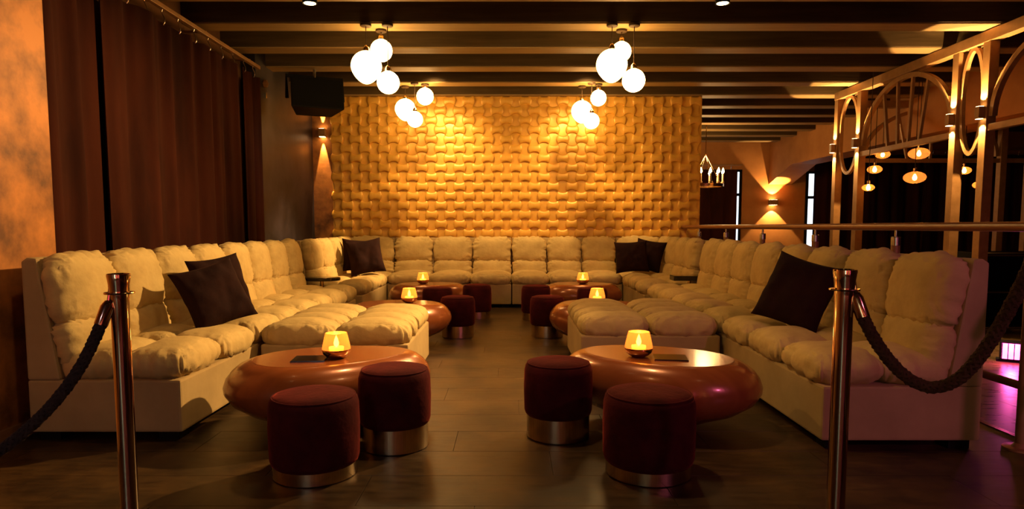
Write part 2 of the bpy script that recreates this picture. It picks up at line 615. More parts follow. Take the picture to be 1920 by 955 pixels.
def sofa(name, label, loc, rz, L, n, corner=False, grp='beige velvet sofa modules'):
    t = thing(name, label, 'sofa', loc, rz, grp)
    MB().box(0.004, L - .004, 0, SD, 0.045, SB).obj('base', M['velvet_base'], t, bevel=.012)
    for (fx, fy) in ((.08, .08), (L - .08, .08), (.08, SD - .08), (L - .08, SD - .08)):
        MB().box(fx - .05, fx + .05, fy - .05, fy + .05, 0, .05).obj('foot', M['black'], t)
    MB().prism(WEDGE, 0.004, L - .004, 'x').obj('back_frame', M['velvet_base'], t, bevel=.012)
    w = L / n
    slope = math.atan2(0.085, 0.6)
    rnd = random.Random(int(L * 100) + n + int(abs(loc[1]) * 10))
    for i in range(n):
        cx = (i + .5) * w
        for j, (v0, v1, zc) in enumerate(((-0.02, 0.305, .372), (0.29, 0.62, .368))):
            me = tuft_me('seat_tuft', w - .001, v1 - v0 + .01, .20, rnd.randrange(3))
            o = link('seat_tuft', me, None, t, (cx, (v0 + v1) / 2, zc), (R(-2), 0, PI if rnd.random() < .5 else 0))
        # back: lower and upper tuft, lying on the sloped wedge
        for (zc, hh, th, nm) in ((.475, .27, .19, 'back_tuft_lower'), (.735, .375, .205, 'back_tuft_upper')):
            me = tuft_me('back_tuft', w - .006, hh, th, rnd.randrange(3))
            vv = (SD - .075) - (0.90 - zc) * 0.143 - .040
            o = link('back_tuft', me, None, t, (cx, vv, zc), (PI / 2 - slope, 0, 0))
    return t


XL, XR = -1.61, 1.466
YLN, YRN = 3.17, 3.04
sofa('sofa', 'beige tufted sofa module on the left, nearest the brass post, two brown pillows on it', (XL, YLN, 0), PI / 2, 1.90, 4)
sofa('sofa', 'beige tufted sofa module on the left, adjoining the oval black side table', (XL, YLN + 1.905, 0), PI / 2, 1.78, 4)
sofa('sofa', 'brightly lit short beige sofa module on the left below the wall speaker', (XL, 7.16, 0), PI / 2, 1.40, 3)
sofa('sofa', 'beige tufted sofa module at the right front, large dark pillow on it', (XR, YRN + 1.98, 0), -PI / 2, 1.98, 4)
sofa('sofa', 'beige tufted sofa module on the right next to the square black side table', (XR, YRN + 3.965, 0), -PI / 2, 1.98, 4)
sofa('sofa', 'short beige sofa module at the right rear below the handrail end', (XR, 8.56, 0), -PI / 2, 1.34, 3)
sofa('sofa', 'rear beige sofa module under the golden wall, left of the middle seam', (XL + .005, 8.57, 0), 0, 1.62, 3)
sofa('sofa', 'rear beige sofa module under the golden wall, right of the middle seam', (XL + 1.63, 8.57, 0), 0, XR - XL - 1.635, 3)


def corner(label, x0, x1, left):
    W = x1 - x0
    t = thing('corner_sofa', label, 'sofa', (x0, 8.57, 0), 0, 'beige velvet sofa modules')
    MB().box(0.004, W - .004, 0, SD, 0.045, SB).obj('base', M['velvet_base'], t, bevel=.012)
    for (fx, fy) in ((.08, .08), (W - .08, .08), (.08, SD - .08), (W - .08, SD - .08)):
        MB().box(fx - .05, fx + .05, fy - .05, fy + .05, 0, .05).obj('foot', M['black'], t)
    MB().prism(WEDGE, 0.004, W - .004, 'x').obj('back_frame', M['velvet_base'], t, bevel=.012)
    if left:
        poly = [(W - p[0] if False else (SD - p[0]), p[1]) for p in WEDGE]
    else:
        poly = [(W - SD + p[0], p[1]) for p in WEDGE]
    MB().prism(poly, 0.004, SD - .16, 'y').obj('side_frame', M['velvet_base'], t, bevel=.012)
    slope = math.atan2(.085, .6)
    sx = (.16, W) if left else (0, W - .16)
    me = tuft_me('seat_tuft', sx[1] - sx[0] + .01, .62, .20, 0)
    link('seat_tuft', me, None, t, ((sx[0] + sx[1]) / 2, .30, .370))
    for (zc, hh, th) in ((.475, .27, .19), (.735, .375, .205)):
        vv = (SD - .075) - (0.90 - zc) * 0.143 - .040
        me = tuft_me('back_tuft', W - .10, hh, th, 1)
        link('back_tuft', me, None, t, ((W + .1) / 2 if left else (W - .1) / 2, vv, zc), (PI / 2 - slope, 0, 0))
        me = tuft_me('back_tuft', .56, hh, th, 2)
        sxp = (SD - vv) if left else (W - SD + vv)
        link('back_tuft', me, None, t, (sxp, .28, zc), (PI / 2 - slope, 0, PI / 2 if left else -PI / 2))
    return t


corner('beige corner sofa module at the rear left, beside the sconce wall strip', XL - SD, XL, True)
corner('beige corner sofa module at the rear right, behind the two dark pillows', XR, XR + SD, False)


def ottoman(label, loc, W, D):
    t = thing('ottoman', label, 'ottoman', loc, 0, 'tufted ottomans')
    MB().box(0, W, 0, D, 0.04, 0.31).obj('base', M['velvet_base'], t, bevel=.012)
    for (fx, fy) in ((.1, .1), (W - .1, .1), (.1, D - .1), (W - .1, D - .1)):
        MB().box(fx - .04, fx + .04, fy - .04, fy + .04, 0, .045).obj('foot', M['black'], t)
    rnd = random.Random(3)
    for i in range(2):
        for j in range(4):
            me = tuft_me('seat_tuft', W / 2 + .004, D / 4 + .01, .20, rnd.randrange(2))
            link('seat_tuft', me, None, t, ((i + .5) * W / 2, (j + .5) * D / 4, .365))
    return t


ottoman('beige tufted ottoman on the left, against the left sofa behind the front table', (XL + .035, 4.12, 0), .93, 1.06)
ottoman('beige tufted ottoman on the right, against the right sofa behind the front table', (XR - .035 - .95, 4.46, 0), .95, 1.06)


# ------------------------------------------------------------------ throw pillows
def pillow_mesh(w, seed):
    n = 22
    vs, fs = [], []
    so = Vector((seed * 3.1, seed * 1.7, 0))
    for side in (1, -1):
        for j in range(n + 1):
            for i in range(n + 1):
                u, v = -1 + 2 * i / n, -1 + 2 * j / n
                px = u * (1 - .09 * (1 - v * v)) if True else u
                pz = v * (1 - .09 * (1 - u * u))
                h = ((1 - u ** 4) * (1 - v ** 4)) ** .62 if abs(u) < 1 and abs(v) < 1 else 0
                h = h * .085 * (w / .45) * (1 + .25 * noise.noise(Vector((u * 1.7, v * 1.7, side * 2)) + so))
                h += (.008 * noise.noise(Vector((u * 4, v * 4, side)) + so)) * (1 if h > 0.01 else 0)
                vs.append((px * w / 2, -side * (h + .002), pz * w / 2))
    m = n + 1
    o2 = m * m
    for j in range(n):
        for i in range(n):
            a = j * m + i
            fs.append((a, a + 1, a + m + 1, a + m))
            fs.append((o2 + a, o2 + a + m, o2 + a + m + 1, o2 + a + 1))
    ring = [i for i in range(m)] + [j * m + n for j in range(1, m)] + [n * m + i for i in range(n - 1, -1, -1)] + \
           [j * m for j in range(n - 1, 0, -1)]
    k = len(ring)
    for q in range(k):
        fs.append((ring[q], o2 + ring[q], o2 + ring[(q + 1) % k], ring[(q + 1) % k]))
    return MB().add(vs, fs).mesh('throw_pillow', M['cushion'], True, 180)


def pillow(label, loc, w, rx, ry, rz, seed):
    o = link('throw_pillow', pillow_mesh(w, seed), None, None, loc)
    mt = Matrix.Rotation(rz, 4, 'Z') @ Matrix.Rotation(rx, 4, 'X') @ Matrix.Rotation(ry, 4, 'Y')
    o.rotation_euler = mt.to_euler()
    return tag(o, label, 'pillow', 'dark brown throw pillows')


# rx: lean back; ry: roll in own plane; rz: heading (0 faces the camera)
pillow('dark brown velvet pillow in front of another on the left near sofa', (-1.79, 3.98, .64), .40, R(-24), R(-14), R(48), 1)
pillow('dark brown velvet pillow half hidden behind another on the left near sofa', (-1.90, 4.32, .665), .40, R(-16), R(-6), R(62), 2)
pillow('black-brown pillow leaning on the rear left sofa, in front of its twin', (-1.80, 8.22, .68), .44, R(-14), R(-8), R(20), 3)
pillow('black-brown pillow mostly hidden behind its twin at the rear left', (-1.93, 8.40, .69), .42, R(-12), R(4), R(32), 4)
pillow('dark pillow at the rear right corner, left and in front of another', (1.55, 8.46, .67), .42, R(-18), R(-4), R(-8), 5)
pillow('dark pillow at the rear right corner, behind and right of another', (1.80, 8.62, .68), .42, R(-16), R(8), R(-35), 6)
pillow('large dark brown pillow standing tilted on the right front sofa', (1.735, 3.98, .655), .44, R(-22), R(14), R(-50), 7)


# ------------------------------------------------------------------ stools
def stool(label, loc, rad, h, band, inset=.012):
    t = thing('velvet_stool', label, 'stool', (loc[0], loc[1], 0), random.random() * 3, 'maroon velvet stools')
    r = rad
    prof = [(r - inset - .01, band - .004), (r - .006, band + .006), (r, band + .025), (r + .003, (h + band) / 2), (r, h - .05), (r - .006, h - .024),
            (r - .02, h - .008), (r - .045, h), (r * .5, h + .004), (r * .2, h + .004), (.004, h + .003)]
    n = 40
    b = MB().lathe(prof, n)
    b.obj('seat', M['maroon'], t, True, angle=60)
    MB().tube([((r - .016) * math.cos(2 * PI * k / 40), (r - .016) * math.sin(2 * PI * k / 40), h - .012) for k in range(40)],
              .004, 6, True).obj('piping', M['maroon'], t, True)
    MB().lathe([(r - inset - .012, 0.0), (r - inset, 0.004), (r - inset, band), (r - inset - .01, band + .001)], 48).obj(
        'brass_band', M['brass_brushed'], t, True, angle=50)
    return t


stool('wide maroon velvet stool at the front left with a narrow brass base', (-.835, 2.76), .187, .350, .055)
stool('tall maroon velvet stool at the right end of the left front table', (-.555, 3.12), .170, .385, .115)
stool('tall maroon velvet stool at the left end of the right front table', (.24, 3.275), .170, .385, .115)
stool('wide maroon velvet stool at the front right with a narrow brass base', (.592, 2.77), .193, .356, .055)
stool('maroon stool beside the second left table, nearest to the middle aisle floor', (-.505, 6.30), .165, .39, .115)
stool('maroon stool in the left rear, partly hidden behind the second-row stool', (-.385, 7.60), .165, .39, .085)
stool('maroon stool between the second and third left tables, only its top visible', (-.80, 7.22), .165, .39, .085)
stool('maroon stool at the left end of the second right table, wide brass base', (.355, 6.32), .165, .39, .115)
stool('maroon stool in the right rear, left of and behind the second-row stool', (.29, 7.48), .165, .39, .085)
stool('maroon stool in front of the third right table, only its top visible', (.895, 7.20), .165, .39, .085)


# ------------------------------------------------------------------ pebble tables
def pebble(label, loc, A, B, rz, h=.37, skew=.18, mirror=1):
    t = thing('pebble_table', label, 'table', (loc[0], loc[1], 0), rz, 'copper pebble tables')
    n = 56
    prof = [(.34, .0), (.40, .02), (.56, .06), (.78, .105), (.93, .16), (.995, .215), (1.0, .245), (.975, .285), (.925, .32),
            (.86, .348), (.80, .362), (.765, .3675), (.74, .3695)]
    sc = h / .37

    def ring(s, z):
        out = []
        for k in range(n):
            a = 2 * PI * k / n
            ca, sa = math.cos(a) * mirror, math.sin(a)
            ex = abs(ca) ** .92 * (1 if ca > 0 else -1)
            x = A * ex * s
            y = B * sa * s * (1 - skew * ca)
            out.append((x, y, z * sc))
        return out
    vs, fs = [], []
    for s, z in prof:
        vs += ring(s, z)
    for i in range(len(prof) - 1):
        for k in range(n):
            k2 = (k + 1) % n
            fs.append((i * n + k, i * n + k2, (i + 1) * n + k2, (i + 1) * n + k))
    fs.append(tuple(range(n - 1, -1, -1)))
    MB().add(vs, fs).obj('body', M['copper_table'], t, True, angle=60)
    vs = ring(.741, .3695) + ring(.735, .371) + ring(.741, .362)
    fs = []
    for k in range(n):
        k2 = (k + 1) % n
        fs.append((k, k2, n + k2, n + k))
    fs.append(tuple(n + k for k in range(n)))
    fs.append(tuple(2 * n + k for k in range(n - 1, -1, -1)))
    for k in range(n):
        k2 = (k + 1) % n
        fs.append((2 * n + k, 2 * n + k2, k2, k))
    MB().add(vs, fs).obj('table_top', M['copper_table'], t, True, angle=20)
    return t


pebble('copper pebble-shaped low table at the front left with a candle and black card', (-.95, 3.48), .54, .35, R(26))
pebble('copper pebble-shaped low table at the front right with a candle and black card', (.78, 3.49), .54, .345, R(-29), skew=-.10)
pebble('copper pebble-shaped table behind the left ottoman with one candle', (-1.0, 5.90), .47, .35, R(6))
pebble('copper pebble-shaped table behind the right ottoman with one candle', (.80, 5.90), .45, .35, R(-6), mirror=-1)
pebble('copper pebble-shaped table farthest back on the left, before the rear sofa', (-.98, 7.95), .48, .34, R(8))
pebble('copper pebble-shaped table farthest back on the right, before the rear sofa', (.87, 7.95), .48, .34, R(-8), mirror=-1)
TZ = .371


def votive(label, x, y):
    t = thing('candle_holder', label, 'candle', (x, y, TZ), 0, 'lit votive candles on the tables')
    MB().lathe([(.030, 0), (.052, .008), (.068, .024), (.074, .042), (.0735, .048), (.070, .048), (.064, .026), (.03, .010)], 32).obj(
        'brass_bowl', M['brass'], t, True, angle=60)
    MB().lathe([(.0735, .047), (.070, .070), (.062, .105), (.055, .132), (.053, .132), (.060, .105), (.068, .070), (.0715, .049)], 32).obj(
        'glass', M['votive'], t, True, angle=60)
    w = MB().lathe([(.036, .014), (.038, .058), (.028, .060), (.003, .058)], 20).obj('wax', M['candle_wax'], t, True)
    MB().lathe([(.003, .058), (.011, .066), (.014, .078), (.009, .098), (.001, .118)], 12).obj('flame', M['flame'], t, True)
    point('candle_light', (x, y, TZ + .15), 1.1, (1, .5, .14), .03)


votive('lit candle in an amber glass on the front left table', -.905, 3.40)
votive('lit candle in an amber glass on the front right table', .675, 3.44)
votive('lit candle in an amber glass on the table behind the left ottoman', -.91, 5.92)
votive('lit candle in an amber glass on the table behind the right ottoman', .778, 5.90)
votive('lit candle in an amber glass on the farthest left table', -1.05, 7.92)
votive('lit candle in an amber glass on the farthest right table', .87, 7.92)


def card(label, x, y, rz):
    t = tag(MB().box(-.085, .085, -.075, .075, 0, .006).obj('menu_card', M['black_gloss'], None, loc=(x, y, TZ + .0005), rot=(0, 0, rz), bevel=.001), label, 'card', 'black cards on the front tables')


card('flat black card left of the candle on the front left table', -1.03, 3.36, R(6))
card('flat glossy black card right of the candle on the front right table', .83, 3.39, R(-8))

# black side tables between sofa modules
t = thing('side_table', 'small oval black side table in the gap of the left sofa row', 'side table', (-2.0, 6.995, 0))
tt = MB().lathe([(.138, .485), (.145, .49), (.145, .512), (.138, .517)], 36).obj('table_top', M['black_gloss'], t, True)
tt.scale = (1.35, 1, 1)
MB().lathe([(.02, .02), (.02, .486)], 16).obj('pole', M['brass'], t, True)
MB().lathe([(.12, 0), (.12, .012), (.02, .022)], 28).obj('foot', M['black'], t, True)
t = thing('side_table', 'small square black side table in the gap of the right sofa row', 'side table', (1.93, 7.115, 0))
MB().box(-.19, .17, -.095, .095, .478, .53).obj('table_top', M['black_gloss'], t, bevel=.006)
MB().lathe([(.02, .02), (.02, .48)], 16).obj('pole', M['brass'], t, True)
MB().lathe([(.085, 0), (.085, .012), (.02, .022)], 28).obj('foot', M['black'], t, True)


# ------------------------------------------------------------------ pendant globes
def pendant(label, x, y, z, r, tear=False):
    t = thing('globe_pendant', label, 'pendant lamp', (x, y, BZ), 0, 'lit globe pendants')
    zc = z - BZ
    prof = []
    n = 18
    for k in range(n + 1):
        a = -PI / 2 + PI * k / n
        rr, zz = r * math.cos(a), r * math.sin(a)
        if tear and zz < 0:
            zz *= 1.12
            rr *= 1 - .18 * (-zz / r) ** 1.5
        prof.append((max(rr, .003), zc + zz))
    MB().lathe(prof, 32).obj('globe', M['globe_big' if tear else 'globe'], t, True, angle=180)
    MB().lathe([(.028, zc + r * .985), (.028, zc + r + .02), (.02, zc + r + .035), (.007, zc + r + .05)], 20).obj('socket_cap', M['brass'], t, True)
    MB().tube([(0, 0, zc + r + .045), (0, 0, -.02)], .004, 8).obj('cord', M['cord'], t)
    MB().lathe([(.045, -.022), (.05, -.018), (.05, 0)], 20).obj('canopy', M['cord'], t, True)


def upr(px, py, y):
    """point seen at a photo pixel, at depth y"""
    dx = (px - 957) / FPX
    dy = (528 - py) / FPX
    d = Vector((dx, math.cos(PITCH) + dy * math.sin(PITCH), -math.sin(PITCH) + dy * math.cos(PITCH)))
    return Vector((0, 0, CAMH)) + d * (y / d.y)


for (px, py, y, rp, tear, lb) in (
        (687, 125, 6.05, 28, True, 'large tear-shaped globe pendant in the front left cluster'),
        (715, 95, 6.22, 20, False, 'upper small globe pendant in the front left cluster'),
        (728, 155, 6.05, 20.5, False, 'lowest globe pendant in the front left cluster'),
        (760, 205, 8.64, 19, True, 'large tear-shaped globe pendant in the rear left cluster'),
        (797, 181, 8.52, 15.5, False, 'upper right globe pendant in the rear left cluster'),
        (778, 224, 8.36, 14.5, False, 'lowest globe pendant in the rear left cluster'),
        (1147, 122, 6.05, 28.5, True, 'large tear-shaped globe pendant in the front right cluster'),
        (1165, 97, 6.22, 18, False, 'upper small globe pendant in the front right cluster'),
        (1188, 151, 6.05, 21, False, 'lowest globe pendant in the front right cluster'),
        (1091, 209, 8.64, 19.5, True, 'large tear-shaped globe pendant in the rear right cluster'),
        (1122, 184, 8.52, 14.5, False, 'upper right globe pendant in the rear right cluster'),
        (1109, 227, 8.36, 14.5, False, 'lowest globe pendant in the rear right cluster')):
    p = upr(px, py, y)
    # snap the mount to the nearest beam underside
    yb = min(BEAMS, key=lambda q: abs(q - y))
    yy = min(max(y, yb - .1), yb + .1)
    p = upr(px, py, yy)
    pendant(lb, p.x, p.y, p.z, rp * yy / FPX, tear)


# ------------------------------------------------------------------ downlight cans
lb = ['round ceiling downlight can at the top right edge of the picture', 'ceiling downlight can above the front left sofa',
      'ceiling downlight can near the rear right globes', 'added fill downlight ahead of the right brass post, out of view',
      'added fill downlight ahead of the left brass post, out of view', 'added downlight over the middle aisle, front, lighting the stool tops',
      'added downlight hidden between the beams over the middle aisle, rear', 'left wall-washing can added between the beams to light the golden wall', 'right wall-washing can added between the beams to light the golden wall', 'ceiling downlight can turned to the near copper wall']
for (l, tg, p, c, s), lab in zip(CANS, lb):
    yb = min(BEAMS, key=lambda q: abs(q - l[1]))
    onb = abs(yb - l[1]) < .1
    top = BZ if onb else CZ
    t = thing('downlight', lab, 'downlight', (l[0], l[1], top), 0, 'ceiling downlights')
    k = l[2] - top
    MB().lathe([(.05, k - .055), (.055, k - .06), (.055, k + .0), (.02, k + .005), (.02, 0)], 24).obj('housing', M['black'], t, True)
    MB().lathe([(.045, k - .056), (.045, k - .0565)], 24).obj('lens', M['lens'], t)


# ------------------------------------------------------------------ wall sconces
def sconce(label, x, y, z, rz, up, down, size=60, w=.10, grp='up-and-down wall sconces', off=.75, tilt=.077):
    """rz: direction the sconce faces (0 = towards -Y)"""
    t = thing('wall_sconce', label, 'wall lamp', (x, y, z), rz, grp)
    MB().box(-w / 2, w / 2, -w, -.004, -.055, .055).obj('body', M['bronze'], t, bevel=.004)
    MB().box(-w * .4, w * .4, -w * .9, -.012, .0551, .0575).obj('lens', M['lens'], t)
    MB().box(-w * .4, w * .4, -w * .9, -.012, -.0575, -.0551).obj('lens', M['lens'], t)
    rm = Matrix.Rotation(rz, 3, 'Z')
    c = Vector((x, y, z)) + rm @ Vector((0, -w * off, 0))
    bk = rm @ Vector((0, tilt, 0))
    spot('sconce_up', c + Vector((0, 0, .066)), c + Vector((0, 0, 1)) + bk, up, WARM2, size, .15, .008)
    spot('sconce_down', c + Vector((0, 0, -.066)), c + Vector((0, 0, -1)) + bk, down, WARM2, size, .15, .008)


p = upr(606, 250, YB)
sconce('small up-and-down sconce on the copper wall strip below the speaker', p.x, YB, p.z, 0, 150, 150, 26, .09, off=.35, tilt=.10)
p = upr(1447, 380, YF)
sconce('up-and-down sconce on the far orange wall, between the two curtains', p.x, YF, p.z, 0, 120, 100, 84, .16)

# ------------------------------------------------------------------ wall speaker
sp = upr(592, 183, 7.7)
t = thing('wall_speaker', 'black loudspeaker hanging from a bracket above the copper wall strip', 'speaker', sp, R(24))
t.rotation_euler = (R(-6), 0, R(24))
MB().prism([(-.29, -.17), (.29, -.17), (.20, .20), (-.20, .20)], -.165, .165, 'z').obj('cabinet', M['black'], t, bevel=.012)
MB().box(-.275, .275, -.178, -.169, -.152, .152).obj('grille', M['grille'], t, bevel=.003)
MB().tube([(-.31, .03, -.02), (-.31, .03, .235), (.31, .03, .235), (.31, .03, -.02)], .1, flat=(.012, .04)).obj('bracket', M['black'], t)
MB().tube([(0, .03, .235), (0, .03, .40)], .016, 10).obj('mount_pole', M['steel'], t)
for s in (-1, 1):
    MB().lathe([(.02, 0), (.024, .006), (.024, .02), (.015, .024)], 16).obj('knob', M['black'], t, True, loc=(s * .30, .03, 0), rot=(0, s * PI / 2, 0))
# small sensor on the dark wall
p = upr(514, 157, 7.55)
t = thing('wall_sensor', 'small reddish sensor box on the dark stucco wall left of the speaker', 'sensor', (-2.76, p.y, p.z))
MB().lathe([(.03, 0), (.045, .01), (.04, .04), (.01, .055)], 16).obj('dome', M['wood_trim'], t, True, rot=(0, PI / 2, 0))
MB().box(.002, .03, -.015, .015, -.16, -.10).obj('tag_plate', M['steel'], t)


# ------------------------------------------------------------------ left curtains
def curtain(name, label, a0, a1, z0, z1, fold, amp, seed, axis, c, hooks=True, cat='curtain', grp=None, sub=14):
    """axis 'y': sheet runs along Y at X=c; axis 'x': runs along X at Y=c"""
    L = a1 - a0
    nu = max(24, int(L / fold * sub))
    nv = 10
    rnd = random.Random(seed)
    ph = [rnd.random() * 6 for _ in range(6)]
    vs, fs = [], []
    for side in (0, 1):
        for j in range(nv + 1):
            v = j / nv
            for i in range(nu + 1):
                u = i / nu
                a = a0 + L * u
                k = 2 * PI * a / fold
                d = math.sin(k + ph[0] + .6 * math.sin(k * .37 + ph[1]) + .12 * math.sin(v * 3 + ph[2])) * .6
                d += .35 * math.sin(k * .53 + ph[3]) + .22 * math.sin(k * 2.1 + ph[4] + v)
                d *= amp * (.75 + .25 * (1 - v))
                off = c + d + (0.004 if side else 0)
                z = z0 + (z1 - z0) * v
                if v == 1:
                    z += -.012 * abs(math.sin(PI * (a - a0) / .26))
                vs.append((off, a, z) if axis == 'y' else (a, off, z))
    m = nu + 1
    o2 = m * (nv + 1)
    for j in range(nv):
        for i in range(nu):
            q = j * m + i
            fs.append((q, q + 1, q + m + 1, q + m))
            fs.append((o2 + q, o2 + q + m, o2 + q + m + 1, o2 + q + 1))
    for i in range(nu):
        fs.append((i, o2 + i, o2 + i + 1, i + 1))
        q = nv * m + i
        fs.append((q, q + 1, o2 + q + 1, o2 + q))
    for j in range(nv):
        q = j * m
        fs.append((q, q + m, o2 + q + m, o2 + q))
        q = j * m + nu
        fs.append((q, o2 + q, o2 + q + m, q + m))
    base = (c, (a0 + a1) / 2, z0) if axis == 'y' else ((a0 + a1) / 2, c, z0)
    t = thing(name, label, cat, (0, 0, 0), 0, grp)
    MB().add(vs, fs).obj('fabric', M['curtain'], t, True, angle=180)
    if hooks:
        nh = max(2, round(L / .26))
        for k in range(nh):
            a = a0 + (k + .5) * L / nh
            q = (lambda dz, dx: (c + dx, a, z1 + dz) if axis == 'y' else (a, c + dx, z1 + dz))
            pts = [q(-.03, 0.0), q(-.012, .012), q(.02, .012), q(.045, .0), q(.07, -.01), q(.095, 0.0)]
            MB().tube(pts, .0045, 6).obj('curtain_clip', M['steel'], t, True)
    return t


CX = -2.72
gL = 'dark brown velvet curtains on the left wall'
curtain('curtain', 'dark brown curtain panel on the left, nearest to the copper wall', 3.60, 4.44, .02, 2.66, .30, .045, 1, 'y', CX, grp=gL)
curtain('curtain', 'wide dark brown curtain panel on the left, second from the copper wall', 4.46, 5.70, .02, 2.66, .33, .045, 2, 'y', CX, grp=gL)
curtain('curtain', 'dark brown curtain panel on the left, third from the copper wall', 5.72, 6.78, .02, 2.66, .30, .045, 3, 'y', CX, grp=gL)
curtain('curtain', 'narrow dark brown curtain panel beside the dark marbled wall', 6.80, 7.28, .02, 2.66, .26, .045, 4, 'y', CX, grp=gL)
t = thing('curtain_rail', 'bronze curtain rail running along the left wall below the ceiling', 'curtain rail', (CX, 3.58, 2.76))
MB().box(-.02, .02, 0, 3.73, -.012, .022).obj('rail', M['bronze'], t, bevel=.003)
for y in (.3, 1.4, 2.5, 3.5):
    MB().box(-.20, 0, y - .012, y + .012, .022, .04).obj('bracket', M['bronze'], t)

# ------------------------------------------------------------------ handrail behind the right sofas
RX = 2.42
t = thing('handrail', 'round wooden handrail on metal posts behind the right sofas', 'handrail', (RX, 0, 0))
MB().tube([(0, 9.33, 1.052), (0, 2.0, 1.052)], .024, 20).obj('top_rail', M['rail_wood'], t, True)
MB().tube([(0, 9.33, .30), (0, 2.0, .30)], .02, 16).obj('lower_rail', M['rail_wood'], t, True)
MB().lathe([(.03, 0), (.03, .02), (.022, .03)], 16).obj('wall_flange', M['steel'], t, True, loc=(0, 9.352, 1.052), rot=(PI / 2, 0, 0))
for y in (1.95 + .02, 3.06, 4.16, 5.26, 6.36, 7.44, 8.50):
    pst = MB().lathe([(.075, 0), (.075, .008), (.04, .012), (.026, .03), (.026, .94), (.022, .945)], 20).obj('post', M['bronze'], t, True, loc=(0, y, 0), angle=30)
    MB().lathe([(.028, .935), (.028, .985), (.024, .99), (.009, .99), (.009, 1.035)], 18).obj('post_cup', M['steel'], pst, True, angle=30)


# ------------------------------------------------------------------ stanchions and ropes
def stanchion(label, x, y, h):
    t = thing('stanchion', label, 'stanchion', (x, y, 0), 0, 'brass rope posts')
    MB().lathe([(.155, 0), (.16, .004), (.16, .012), (.14, .022), (.06, .034), (.03, .045)], 40).obj('base', M['chrome'], t, True, angle=35)
    MB().lathe([(.025, .03), (.025, h - .075)], 36).obj('shaft', M['chrome'], t, True, angle=35)
    MB().lathe([(.026, h - .075), (.026, h - .06), (.0285, h - .03), (.032, h - .006), (.031, h - .001), (.026, h), (.022, h - .004), (.004, h - .004)], 36).obj(
        'cap', M['chrome'], t, True, angle=30)
    MB().lathe([(.026, h - .0605), (.040, h - .060), (.041, h - .0575), (.040, h - .055), (.026, h - .0545)], 36).obj('ring_plate', M['brass'], t, True, angle=35)


def rope(label, pts, r, m, end0=True):
    """twisted rope along control points (Catmull-Rom), brass ferrule and hook at the first point"""
    P = [Vector(p) for p in pts]
    P = [P[0] * 2 - P[1]] + P + [P[-1] * 2 - P[-2]]
    fine = []
    for i in range(1, len(P) - 2):
        for k in range(24):
            s = k / 24
            a, b, c, d = P[i - 1], P[i], P[i + 1], P[i + 2]
            fine.append(.5 * ((2 * b) + (c - a) * s + (2 * a - 5 * b + 4 * c - d) * s * s + (3 * b - a - 3 * c + d) * s ** 3))
    fine.append(P[-2])
    # resample evenly
    step = .006
    out = [fine[0]]
    acc = 0
    for a, b in zip(fine, fine[1:]):
        seg = (b - a).length
        while acc + seg >= step:
            t_ = (step - acc) / seg
            a = a.lerp(b, t_)
            out.append(a)
            seg = (b - a).length
            acc = 0
        acc += seg
    t = thing('barrier_rope', label, 'rope', out[0], 0, 'braided barrier ropes')
    o = out[0]
    loc = [p - o for p in out]
    body = loc[10:]
    up = Vector((0, 0, 1))
    for turn, ns in ((1, 5), (-1, 5)):
        for sidx in range(ns):
            sp_ = []
            for i, p in enumerate(body):
                tg = (body[min(i + 1, len(body) - 1)] - body[max(i - 1, 0)]).normalized()
                x = tg.cross(Vector((0, 1, 0))).normalized()
                y = tg.cross(x)
                an = turn * i * step / (.085) * 2 * PI + sidx * 2 * PI / ns + (.4 if turn < 0 else 0)
                rr = r * .74 * (1 + .08 * math.sin(2 * an * 2 + turn))
                sp_.append(p + x * rr * math.cos(an) + y * rr * math.sin(an))
            MB().tube(sp_[::2], r * .35, 6).obj('strand', m, t, True)
    MB().tube(body[::3], r * .62, 10).obj('core', m, t, True)

    def ferr(a, d, nm):
        q = d.to_track_quat('Z', 'Y').to_euler()
        f = MB().lathe([(r * 1.08, 0), (r * 1.12, .004), (r * 1.12, -.05), (r * .75, -.066), (r * .3, -.07)][::-1], 24).obj('ferrule', M['brass'], t, True, angle=35, loc=a, rot=q)
        return f
    d0 = (loc[12] - loc[6]).normalized()
    ferr(loc[11], d0, 'a')
    MB().tube([loc[0] + Vector((0, 0, .0)) - d0 * .0, loc[0] - d0 * .012 + Vector((0, 0, .012)), loc[0] - d0 * .018 + Vector((0, 0, .026)),
               loc[0] - d0 * .008 + Vector((0, 0, .034))], .0045, 8).obj('hook', M['brass'], t, True)
    return t


# heights follow from the post diameter seen
SYL, SYR = 1.94, 1.86
pl = upr(222, 513, SYL)
pr = upr(1585, 505, SYR)
stanchion('polished brass barrier post at the left with a dark rope going left', pl.x, SYL, pl.z)
stanchion('polished brass barrier post at the right with a rope sagging to the right', pr.x, SYR, pr.z)
pts = [upr(x, y, d) for x, y, d in ((203, 566, 1.92), (188, 612, 1.90), (150, 690, 1.86), (100, 757, 1.83), (50, 806, 1.80), (0, 845, 1.77), (-70, 880, 1.73), (-160, 880, 1.68), (-250, 820, 1.63), (-330, 700, 1.58))]
rope('dark braided barrier rope hanging from the left brass post', pts, .0165, M['rope'])
p = pts[-1]
pts = [upr(x, y, d) for x, y, d in ((1605, 549, 1.85), (1616, 590, 1.84), (1645, 645, 1.82), (1680, 690, 1.80), (1715, 717, 1.78), (1752, 727, 1.76), (1795, 712, 1.73), (1838, 668, 1.70), (1880, 602, 1.67), (1920, 525, 1.63), (1950, 455, 1.60))]
rope('brown braided barrier rope sagging from the right brass post', pts, .0165, M['rope_brown'])

